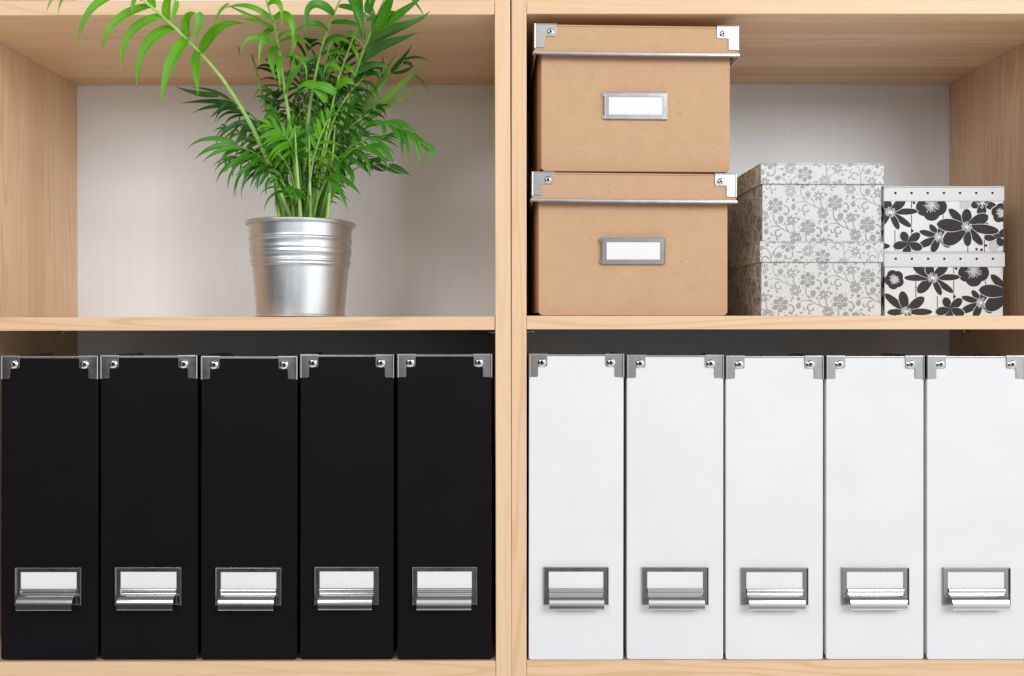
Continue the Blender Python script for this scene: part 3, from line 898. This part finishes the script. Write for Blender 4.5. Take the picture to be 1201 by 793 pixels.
def blade(bm, uvl, pts, width, nrm, mi, fold=0.25, segs=11, prof=None):
    """a leaflet: strip along the bezier pts, V-folded, pointed at the tip"""
    rows = []
    pv = None
    for k in range(segs + 1):
        t = k / segs
        p = bez(*pts, t)
        d = (bez(*pts, min(t + 0.02, 1)) - bez(*pts, max(t - 0.02, 0))).normalized()
        s = d.cross(nrm)
        if s.length < 0.15 and pv is not None: s = pv.copy()
        s.normalize()
        if pv is not None and s.dot(pv) < 0: s = -s
        if pv is not None: s = (s + pv * 0.8).normalized()
        pv = s
        n = s.cross(d).normalized()
        wd = width * 0.5 * (math.sin(math.pi * min(1, t * 0.94 + 0.06) ** 0.64) ** 0.95 if t < 1 else 0.0)
        wd = max(wd, 0.00025)
        rows.append((bm.verts.new(p - s * wd + n * wd * fold), bm.verts.new(p - s * wd * .5 + n * wd * fold * .62), bm.verts.new(p), bm.verts.new(p + s * wd * .5 + n * wd * fold * .62), bm.verts.new(p + s * wd + n * wd * fold)))
    for k in range(segs):
        a, b = rows[k], rows[k + 1]
        for q in range(4):
            f = bm.faces.new((a[q], a[q + 1], b[q + 1], b[q])); f.material_index = mi; f.smooth = True
            for lp, uv in zip(f.loops, ((q / 4, k / segs), ((q + 1) / 4, k / segs), ((q + 1) / 4, (k + 1) / segs), (q / 4, (k + 1) / segs))): lp[uvl].uv = uv

def frond(stem_pts, leaf='mid', stem='green', r0=0.0022, r1=0.0007, auto=None, explicit=(), rnd=None):
    """stem_pts: list of (px,py,depth); auto: dict(start,n,length,width,droop,spread,up)"""
    rnd = rnd or random
    pts = [P(*q) - base for q in stem_pts]
    bm = bmesh.new(); uvl = bm.loops.layers.uv.new('blade')
    N = 22
    path = [catmull(pts, k / N) for k in range(N + 1)]
    tube(bm, path, [r0 + (r1 - r0) * (k / N) ** 0.8 for k in range(N + 1)], 8, 1)
    if auto:
        n = auto['n']; st = auto.get('start', 0.45)
        G = Vector((0, 0, -1))
        fn0 = Vector(auto.get('normal', (0, -0.8, 0.6))).normalized()
        for k in range(n):
            u = k / max(n - 1, 1)
            t = st + (1 - st) * u
            p = catmull(pts, t)
            d = (catmull(pts, min(t + 0.02, 1)) - catmull(pts, max(t - 0.02, 0))).normalized()
            lat = d.cross(fn0)
            if lat.length < 0.2: lat = d.cross(Vector((1, 0, 0.3)))
            lat.normalize()
            for sgn in (-1, 1):
                if rnd.random() < auto.get('miss', 0.06): continue
                L = auto['length'] * (0.62 + 0.38 * math.sin(math.pi * (0.15 + 0.75 * u))) * rnd.uniform(0.82, 1.12)
                sp = auto.get('spread', 0.9) * (1 - 0.45 * u)
                dr = auto.get('droop', 0.6) * rnd.uniform(0.6, 1.3)
                out = (lat * sgn * sp + d * (0.55 + 0.5 * u) + fn0 * rnd.uniform(-0.12, 0.25)).normalized()
                out = (out + Vector((rnd.uniform(-.12, .12), rnd.uniform(-.12, .12), rnd.uniform(-.1, .1)))).normalized()
                b0 = p + d * rnd.uniform(-0.002, 0.002)
                b1 = b0 + out * L * 0.33
                b2 = b0 + out * L * 0.68 + G * L * dr * 0.22
                b3 = b0 + out * L * (1 - 0.25 * dr) + G * L * dr * 0.62
                nr = (fn0 + Vector((rnd.uniform(-.5, .5), rnd.uniform(-.4, .1), rnd.uniform(-.3, .3)))).normalized()
                blade(bm, uvl, (b0, b1, b2, b3), auto['width'] * rnd.uniform(0.8, 1.15), nr, 0, fold=rnd.uniform(0.15, 0.4))
        # end leaflet pair follows the tip
        tip = path[-1]; d = (path[-1] - path[-2]).normalized()
        L = auto['length'] * 0.7
        blade(bm, uvl, (tip, tip + d * L * .35, tip + d * L * .7 + G * L * .1, tip + d * L + G * L * auto.get('droop', .6) * .4), auto['width'], fn0, 0)
    for e in explicit:
        q = [P(*c) - base for c in e[:4]]
        w = e[4] * (1.0 if e[4] >= .0100 else 0.86); nrm = Vector(e[5] if len(e) > 5 else (0, -1, 0.25)).normalized()
        blade(bm, uvl, q, w, nrm, 0, fold=0.22, segs=14)
    obj('frond', bm, [LEAF[leaf], STEM[stem]], plant, recalc=False, smooth=False)

V = lambda *a: a
# A: the long arching frond reaching to the upper left, its leaflets hanging
frond([(345, 262, .085), (333, 238, .08), (318, 200, .07), (303, 165, .055), (288, 136, .04), (260, 92, .01), (232, 60, -.015), (208, 36, -.04), (184, 14, -.06), (150, -12, -.075), (110, -28, -.08), (72, -34, -.085)],
      'bright', 'light', 0.0036, 0.0010, None, [
      ((218, 45, -.03), (208, 58, -.04), (190, 82, -.045), (190, 122, -.04), .0150),
      ((204, 33, -.04), (178, 36, -.05), (158, 62, -.055), (160, 103, -.05), .0135),
      ((190, 19, -.055), (160, 24, -.06), (138, 45, -.065), (142, 82, -.06), .0115),
      ((176, 7, -.06), (146, 12, -.07), (120, 30, -.075), (120, 62, -.07), .0110),
      ((150, -10, -.075), (118, -6, -.08), (92, 16, -.085), (92, 52, -.08), .0110),
      ((118, -25, -.08), (92, -18, -.085), (68, -8, -.09), (68, 16, -.09), .0085),
      ((84, -31, -.08), (72, -20, -.085), (60, -6, -.09), (54, 14, -.09), .0070),
      ((232, 60, -.015), (226, 72, -.02), (231, 90, -.025), (232, 112, -.03), .0105),
      ((235, 61, -.015), (246, 40, -.03), (262, 22, -.035), (286, 28, -.035), .0150),
      ((219, 44, -.03), (214, 24, -.045), (222, 12, -.05), (231, 17, -.05), .0120),
      ((231, 16, -.05), (238, 20, -.05), (231, 36, -.05), (227, 50, -.05), .0100),
      ((196, 24, -.05), (192, 4, -.06), (200, -8, -.065), (206, 2, -.065), .0110),
      ((206, 1, -.065), (208, 8, -.065), (202, 18, -.065), (200, 28, -.065), .0080),
      ((166, 0, -.07), (156, -10, -.075), (154, 6, -.075), (156, 22, -.075), .0080),
      ((180, 10, -.06), (172, -8, -.065), (180, -20, -.07), (190, -10, -.07), .0100),
      ])
# B: upright frond in the middle with drooping bright leaflets
frond([(350, 262, .09), (347, 210, .08), (340, 150, .06), (332, 95, .03), (325, 48, -.01), (317, 18, -.045), (308, -12, -.07), (298, -40, -.09)],
      'bright', 'light', 0.0030, 0.0008, None, [
      ((318, 22, -.045), (300, 8, -.06), (284, 2, -.065), (262, 10, -.06), .0085),
      ((268, 4, -.06), (258, 10, -.062), (254, 18, -.062), (250, 32, -.06), .0045),
      ((314, 6, -.06), (322, -4, -.07), (334, 2, -.07), (329, 30, -.065), .0090),
      ((321, 35, -.02), (302, 24, -.05), (284, 14, -.06), (266, 6, -.06), .0070),
      ((325, 36, -.02), (312, 26, -.045), (300, 24, -.05), (278, 22, -.05), .0060),
      ((321, 22, -.045), (334, 10, -.06), (350, 22, -.06), (341, 56, -.055), .0100),
      ((325, 45, -.01), (338, 30, -.04), (358, 40, -.05), (337, 68, -.045), .0085),
      ((326, 54, -.01), (306, 42, -.03), (286, 38, -.04), (281, 64, -.035), .0090),
      ((322, 34, -.02), (310, 34, -.03), (304, 50, -.03), (303, 79, -.03), .0095),
      ((328, 56, .0), (318, 56, -.01), (314, 68, -.01), (323, 94, -.01), .0110),
      ((327, 50, .0), (340, 42, -.03), (352, 40, -.03), (365, 56, -.03), .0070),
      ((330, 66, .0), (326, 70, -.01), (327, 84, -.01), (328, 105, -.01), .0090),
      ((331, 66, .0), (346, 60, -.02), (366, 70, -.03), (357, 102, -.02), .0050),
      ((312, -8, -.07), (300, -14, -.08), (290, -8, -.08), (282, 0, -.08), .0080),
      ((334, 110, .03), (340, 96, .01), (346, 78, .0), (344, 62, .0), .0090),
      ])
# C: tall stem leaning right of the middle
frond([(356, 262, .10), (357, 200, .09), (361, 140, .06), (368, 95, .03), (376, 60, .0), (385, 32, -.03), (396, 5, -.06), (410, -25, -.08)],
      'mid', 'light', 0.0026, 0.0008, None, [
      ((391, 17, -.05), (374, -2, -.07), (352, -2, -.07), (360, 43, -.065), .0115),
      ((384, 36, -.03), (372, 24, -.05), (362, 26, -.05), (344, 38, -.05), .0090),
      ((397, 7, -.06), (410, 8, -.07), (424, 12, -.07), (436, 26, -.07), .0085),
      ((405, -12, -.07), (416, 8, -.08), (424, 20, -.08), (426, 46, -.08), .0075),
      ((376, 62, .0), (384, 38, -.02), (400, 38, -.03), (410, 50, -.03), .0070),
      ((372, 66, .01), (388, 56, -.01), (404, 60, -.02), (404, 66, -.02), .0060),
      ((371, 66, .01), (352, 70, -.0), (346, 86, .0), (336, 104, .0), .0080),
      ((388, 27, -.04), (404, 24, -.05), (418, 28, -.06), (428, 34, -.06), .0080),
      ])
# D: frond reaching out of the upper right with long broad leaflets
frond([(372, 262, .095), (385, 205, .09), (400, 140, .07), (413, 90, .04), (424, 62, .01), (432, 44, -.02), (436, 22, -.05), (432, -5, -.075), (424, -30, -.09)],
      'dusty', 'light', 0.0028, 0.0008, None, [
      ((423, 73, .02), (440, 52, .0), (466, 50, -.01), (489, 38, -.02), .0150),
      ((428, 59, .0), (446, 34, -.02), (470, 36, -.03), (500, 20, -.04), .0155),
      ((434, 48, -.01), (456, 28, -.03), (484, 34, -.05), (504, 13, -.05), .0120),
      ((418, 86, .03), (430, 74, .02), (446, 74, .01), (455, 80, .01), .0110),
      ((414, 96, .04), (424, 84, .03), (440, 86, .02), (450, 86, .02), .0100),
      ])
frond([(374, 262, .09), (388, 200, .085), (402, 142, .07), (415, 92, .035), (427, 56, .0), (437, 30, -.04), (452, -4, -.07), (466, -30, -.09)],
      'mid', 'light', 0.0020, 0.0008, None, [
      ((443, 38, -.05), (450, 16, -.06), (458, 2, -.07), (464, -22, -.07), .0130),
      ((440, 36, -.05), (462, 22, -.06), (480, 8, -.07), (496, -4, -.07), .0115),
      ((431, 16, -.06), (432, 2, -.07), (442, -12, -.08), (450, -2, -.08), .0120),
      ((423, 30, -.05), (418, 10, -.06), (422, -8, -.07), (424, -20, -.07), .0100),
      ((426, 46, -.03), (424, 30, -.05), (416, 10, -.06), (404, -6, -.07), .0080),
      ((435, 48, -.03), (442, 30, -.05), (438, 12, -.06), (428, -6, -.07), .0080),
      ((441, 20, -.05), (452, 14, -.06), (464, 12, -.06), (474, 20, -.06), .0060),
      ((480, -4, -.07), (486, 2, -.07), (492, 10, -.07), (498, 20, -.07), .0035),
      ((430, 24, -.05), (438, 20, -.05), (454, 22, -.06), (466, 16, -.06), .0070),
      ])
# E: thinner bright stem with small arching leaflets
frond([(362, 262, .08), (374, 200, .07), (386, 140, .05), (395, 98, .03), (405, 68, .01), (414, 44, -.02), (420, 30, -.04)],
      'bright', 'light', 0.0020, 0.0007, None, [
      ((414, 44, -.02), (404, 30, -.03), (408, 34, -.04), (426, 54, -.03), .0080),
      ((410, 52, .0), (400, 40, -.02), (384, 44, -.02), (383, 70, -.02), .0070),
      ((410, 52, .0), (416, 56, -.01), (418, 62, -.01), (420, 72, -.01), .0060),
      ((404, 64, .01), (392, 58, .0), (380, 60, .0), (373, 64, .0), .0060),
      ((399, 84, .02), (390, 70, .01), (380, 72, .01), (379, 91, .01), .0065),
      ((402, 76, .02), (406, 76, .01), (412, 82, .01), (418, 90, .01), .0075),
      ((397, 88, .03), (390, 78, .02), (378, 74, .02), (374, 76, .02), .0055),
      ((394, 104, .03), (404, 92, .02), (410, 94, .02), (416, 100, .02), .0110),
      ((394, 110, .03), (380, 100, .02), (370, 96, .02), (352, 108, .02), .0120),
      ((382, 120, .03), (372, 96, .02), (360, 92, .02), (344, 108, .02), .0120),
      ])
# F: the pale, still folded fan at the back right
fan = []
rr = random.Random(3)
for k, (tx, ty) in enumerate([(465, 60), (459, 66), (463, 78), (455, 84), (448, 92), (441, 96), (435, 98)]):
    fan.append(((419 - k * 1.2, 150 + k, .13), (429 - k, 126, .14), ((429 + tx) / 2 + 4, (126 + ty) / 2 - 4, .14), (tx, ty, .13), .0090, (0.5, -1, 0.0)))
fan += [((424, 146, .13), (442, 126, .13), (470, 104, .12), (494, 74, .11), .0165, (-0.2, -1, 0.2)),
        ((426, 146, .13), (446, 130, .13), (474, 112, .12), (500, 101, .11), .0060),
        ((424, 148, .13), (446, 126, .13), (466, 112, .12), (488, 102, .11), .0050),
        ((432, 122, .12), (440, 112, .12), (446, 102, .12), (452, 94, .12), .0080)]
frond([(376, 262, .11), (388, 225, .12), (402, 190, .13), (414, 162, .13), (424, 142, .13)], 'pale', 'light', 0.0026, 0.0012, None, fan)
# dark leaflets crossing in front of the ceiling on the right
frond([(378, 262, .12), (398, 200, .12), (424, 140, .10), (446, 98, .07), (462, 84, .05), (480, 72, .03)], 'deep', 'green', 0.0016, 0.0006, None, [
      ((458, 84, .05), (468, 74, .04), (476, 66, .03), (483, 52, .02), .0085),
      ((474, 70, .03), (484, 66, .02), (494, 66, .02), (505, 73, .02), .0050),
      ((472, 74, .04), (480, 72, .03), (486, 78, .03), (478, 82, .03), .0060),
      ((460, 86, .05), (474, 86, .04), (482, 80, .04), (486, 76, .04), .0060),
      ((484, 88, .04), (492, 92, .04), (498, 98, .04), (502, 106, .04), .0030),
      ((448, 92, .06), (446, 80, .05), (448, 72, .05), (450, 66, .05), .0040)])
# G: arching to the right, leaflets falling
frond([(380, 262, .09), (390, 225, .085), (404, 180, .07), (424, 153, .05), (450, 146, .03), (478, 155, .01), (496, 168, .0)],
      'mid', 'green', 0.0020, 0.0006, None, [
      ((496, 168, .0), (504, 172, .0), (512, 178, .0), (511, 188, .0), .0085),
      ((484, 159, .01), (498, 164, .0), (504, 182, .0), (503, 198, .0), .0070),
      ((474, 153, .01), (488, 162, .0), (493, 180, .0), (492, 198, .0), .0075),
      ((466, 150, .02), (474, 156, .01), (480, 172, .0), (479, 192, .0), .0070),
      ((456, 147, .02), (468, 154, .01), (472, 168, .01), (471, 184, .01), .0070),
      ((466, 149, .02), (474, 150, .01), (474, 162, .01), (471, 172, .01), .0060),
      ((448, 146, .03), (452, 152, .02), (450, 156, .02), (450, 160, .02), .0060),
      ((440, 147, .03), (460, 140, .03), (476, 146, .02), (486, 158, .02), .0065),
      ((446, 146, .03), (466, 136, .04), (482, 146, .03), (490, 162, .03), .0060),
      ((482, 157, .01), (490, 160, .0), (496, 168, .0), (490, 178, .0), .0060),
      ((428, 151, .04), (436, 142, .03), (446, 140, .03), (452, 146, .03), .0070)])
# H: lower right fronds
frond([(374, 262, .075), (384, 230, .06), (396, 196, .04), (412, 176, .02), (430, 172, .01), (446, 176, .0)],
      'mid', 'green', 0.0019, 0.0006, None, [
      ((446, 175, .0), (454, 180, .0), (460, 186, .0), (461, 192, .0), .0075),
      ((420, 174, .01), (438, 172, .0), (452, 184, -.01), (454, 200, -.01), .0085),
      ((432, 172, .01), (446, 168, .0), (456, 176, .0), (461, 190, .0), .0070),
      ((414, 176, .02), (426, 178, .01), (434, 190, .0), (434, 208, .0), .0075),
      ((404, 184, .03), (414, 186, .02), (424, 196, .02), (433, 204, .02), .0070),
      ((398, 192, .04), (410, 196, .03), (416, 208, .02), (413, 218, .02), .0085),
      ((392, 202, .04), (398, 206, .03), (406, 212, .03), (408, 220, .03), .0070),
      ((430, 172, .01), (446, 164, .01), (456, 172, .01), (464, 184, .01), .0050)])
frond([(378, 262, .08), (386, 238, .07), (400, 212, .05), (420, 196, .04), (440, 192, .03), (458, 194, .02)],
      'deep', 'green', 0.0015, 0.0005, None, [
      ((456, 194, .02), (466, 196, .02), (474, 202, .02), (482, 206, .02), .0085),
      ((440, 192, .03), (452, 196, .02), (462, 204, .02), (474, 204, .02), .0060),
      ((430, 193, .03), (440, 196, .03), (446, 202, .03), (453, 200, .03), .0060),
      ((422, 195, .04), (434, 190, .03), (444, 186, .03), (450, 190, .03), .0055)])
frond([(366, 262, .05), (372, 235, .04), (380, 215, .03), (388, 205, .02)],
      'mid', 'green', 0.0018, 0.0007, None, [
      ((383, 208, .02), (394, 214, .01), (402, 228, .0), (407, 246, .0), .0085),
      ((388, 205, .02), (404, 208, .01), (414, 218, .0), (423, 229, .0), .0085),
      ((384, 208, .02), (392, 208, .01), (398, 212, .01), (404, 218, .01), .0070)])
# I: left arching frond, leaflets spread like fingers
frond([(334, 262, .08), (328, 235, .075), (316, 200, .06), (302, 182, .045), (286, 174, .03), (270, 170, .02)],
      'mid', 'green', 0.0018, 0.0006, None, [
      ((276, 168, .02), (256, 160, .01), (232, 160, .0), (220, 174, .0), .0075),
      ((278, 171, .02), (258, 168, .01), (240, 174, .0), (228, 187, .0), .0090),
      ((282, 173, .02), (266, 172, .01), (250, 178, .0), (237, 190, .0), .0080),
      ((286, 174, .03), (270, 174, .02), (262, 182, .01), (254, 195, .01), .0080),
      ((292, 176, .03), (282, 186, .02), (270, 194, .01), (261, 202, .01), .0075),
      ((300, 180, .04), (290, 184, .02), (274, 186, .02), (272, 208, .01), .0075),
      ((304, 184, .04), (294, 194, .03), (284, 202, .02), (274, 206, .02), .0070),
      ((306, 188, .05), (290, 188, .03), (286, 204, .03), (285, 221, .03), .0075),
      ((310, 192, .05), (302, 200, .04), (296, 210, .04), (293, 220, .04), .0065),
      ((312, 196, .05), (300, 200, .04), (302, 214, .04), (301, 224, .04), .0075),
      ((316, 202, .06), (308, 206, .05), (306, 216, .05), (303, 219, .05), .0060),
      ((318, 208, .06), (312, 212, .05), (310, 220, .05), (312, 229, .05), .0050)])
# J: dark frond pointing left, behind
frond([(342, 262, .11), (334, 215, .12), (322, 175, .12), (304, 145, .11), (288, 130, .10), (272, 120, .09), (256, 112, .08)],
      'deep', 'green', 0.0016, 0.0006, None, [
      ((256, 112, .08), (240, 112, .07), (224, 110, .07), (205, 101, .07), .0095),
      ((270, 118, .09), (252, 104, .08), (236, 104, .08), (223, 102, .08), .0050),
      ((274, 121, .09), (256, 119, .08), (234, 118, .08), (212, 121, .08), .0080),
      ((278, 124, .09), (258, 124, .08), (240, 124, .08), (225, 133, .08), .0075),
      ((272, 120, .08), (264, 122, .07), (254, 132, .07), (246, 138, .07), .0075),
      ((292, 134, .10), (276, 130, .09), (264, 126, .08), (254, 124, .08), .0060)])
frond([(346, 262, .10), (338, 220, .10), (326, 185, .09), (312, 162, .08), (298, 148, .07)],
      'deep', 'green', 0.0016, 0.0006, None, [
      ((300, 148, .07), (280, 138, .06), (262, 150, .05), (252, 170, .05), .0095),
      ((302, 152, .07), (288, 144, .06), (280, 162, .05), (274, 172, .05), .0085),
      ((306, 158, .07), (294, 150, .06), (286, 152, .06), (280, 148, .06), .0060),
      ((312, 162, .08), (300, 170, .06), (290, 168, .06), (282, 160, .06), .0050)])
# K: a stem at the back left whose top is hidden
frond([(344, 262, .12), (330, 190, .14), (312, 130, .15), (302, 90, .15), (292, 56, .15), (286, 38, .14)], 'mid', 'light', 0.0030, 0.0012, None, [
      ((286, 34, .13), (281, 30, .12), (276, 42, .12), (281, 66, .12), .0070),
      ((286, 34, .13), (290, 32, .12), (288, 40, .12), (287, 44, .12), .0045),
      ((286, 32, .13), (300, 20, .12), (316, 30, .12), (330, 30, .12), .0090),
      ((290, 30, .13), (282, 14, .12), (256, 14, .12), (238, 34, .10), .0085)])
# dense, short leaflets filling the middle of the tuft
rnd = random.Random(21)
spec = [
    ((328, 262), (318, 190), (312, 160), (322, 118), 'deep'), ((338, 262), (334, 195), (330, 150), (316, 112), 'mid'),
    ((350, 262), (352, 200), (350, 165), (346, 130), 'mid'), ((358, 262), (364, 205), (372, 170), (384, 140), 'bright'),
    ((366, 262), (372, 205), (384, 165), (404, 135), 'mid'), ((344, 262), (346, 195), (338, 165), (322, 150), 'bright'),
    ((372, 262), (384, 205), (396, 170), (420, 160), 'mid'), ((354, 262), (350, 190), (344, 150), (352, 112), 'deep'),
    ((362, 262), (376, 180), (388, 140), (392, 112), 'deep'), ((340, 262), (330, 215), (318, 190), (298, 180), 'deep'),
    ((370, 262), (380, 220), (392, 192), (410, 180), 'mid'), ((350, 262), (356, 220), (358, 190), (352, 165), 'bright'),
    ((348, 262), (344, 215), (334, 190), (320, 176), 'mid'), ((364, 262), (368, 225), (372, 200), (380, 184), 'bright'),
    ((356, 262), (362, 180), (372, 130), (376, 96), 'deep'), ((368, 262), (388, 180), (404, 130), (412, 96), 'deep'),
    ((346, 262), (340, 170), (346, 120), (362, 86), 'deep'), ((360, 262), (380, 150), (398, 100), (404, 60), 'deep'),
    ((352, 262), (362, 150), (384, 90), (410, 40), 'deep'), ((356, 262), (352, 150), (352, 100), (362, 50), 'deep'),
]
extra = [
    ((336, 262), (326, 205), (306, 170), (266, 152), 'mid'), ((338, 262), (328, 215), (312, 192), (276, 186), 'mid'),
    ((340, 262), (326, 190), (308, 150), (272, 128), 'deep'), ((342, 262), (334, 220), (322, 200), (300, 198), 'deep'),
    ((376, 262), (392, 205), (412, 172), (452, 160), 'mid'), ((372, 262), (388, 218), (404, 196), (436, 188), 'deep'),
    ((370, 262), (384, 195), (404, 155), (440, 128), 'deep'), ((364, 262), (378, 190), (390, 150), (416, 120), 'mid'),
    ((352, 262), (352, 205), (344, 175), (322, 134), 'mid'), ((346, 262), (346, 200), (336, 180), (306, 158), 'bright'),
    ((360, 262), (366, 200), (378, 165), (398, 160), 'deep'), ((356, 262), (360, 200), (356, 150), (366, 126), 'bright'),
    ((346, 262), (342, 235), (336, 222), (326, 208), 'mid'), ((358, 262), (358, 240), (360, 222), (366, 202), 'deep'),
    ((350, 262), (348, 238), (346, 222), (342, 196), 'bright'), ((366, 262), (370, 240), (378, 224), (388, 214), 'mid'),
    ((350, 262), (344, 160), (332, 110), (318, 74), 'deep'), ((360, 262), (372, 160), (382, 116), (372, 76), 'deep'),
    ((366, 262), (384, 165), (402, 120), (432, 84), 'deep'), ((354, 262), (364, 165), (374, 110), (392, 66), 'mid'),
]
rn2 = random.Random(8)
for i, (a, b, c, d, lf) in enumerate(extra):
    y0 = rn2.uniform(.07, .13); y1 = rn2.uniform(.02, .18)
    frond([(a[0], a[1], y0), (b[0], b[1], y0 * .6 + y1 * .4), (c[0], c[1], y0 * .2 + y1 * .8), (d[0], d[1], y1)], lf, 'green' if i % 3 else 'light',
          rn2.uniform(.0012, .0020), .0005,
          dict(start=0.46, n=rn2.choice((8, 9, 10)), length=rn2.uniform(.034, .046), width=rn2.uniform(.0036, .0054), droop=rn2.uniform(.5, 1.3),
               spread=rn2.uniform(.8, 1.2), normal=(rn2.uniform(-.6, .6), -0.7, rn2.uniform(.2, .9))), rnd=rn2)
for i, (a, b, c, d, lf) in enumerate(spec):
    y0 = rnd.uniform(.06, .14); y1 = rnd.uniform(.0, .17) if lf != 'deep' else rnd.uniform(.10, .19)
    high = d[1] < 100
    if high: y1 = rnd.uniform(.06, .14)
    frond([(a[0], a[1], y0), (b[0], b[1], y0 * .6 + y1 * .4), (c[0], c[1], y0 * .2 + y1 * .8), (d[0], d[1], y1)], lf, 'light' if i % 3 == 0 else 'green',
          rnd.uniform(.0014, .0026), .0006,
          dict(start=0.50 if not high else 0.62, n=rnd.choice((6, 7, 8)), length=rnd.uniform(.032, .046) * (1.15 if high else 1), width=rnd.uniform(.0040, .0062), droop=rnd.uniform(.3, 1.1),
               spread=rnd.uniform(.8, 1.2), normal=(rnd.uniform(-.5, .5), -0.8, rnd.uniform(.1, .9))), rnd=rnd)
# bare leaf stalks that crowd at the rim
for i in range(12):
    x = 329 + i * 5.0 + rnd.uniform(-2, 2); y0 = rnd.uniform(.055, .145)
    tx = x + (x - 356) * rnd.uniform(.3, .7) + rnd.uniform(-8, 8)
    ty = rnd.uniform(120, 175)
    frond([(x, 264, y0), ((x * 2 + tx) / 3, 225, y0), ((x + 2 * tx) / 3, 190, y0), (tx, ty, y0)], rnd.choice(('mid', 'bright', 'deep')), 'light', rnd.uniform(.0018, .0034), .0009,
          dict(start=0.74, n=3, length=.032, width=.0075, droop=.8, spread=1.0, normal=(rnd.uniform(-.5, .5), -0.8, .5)), rnd=rnd)
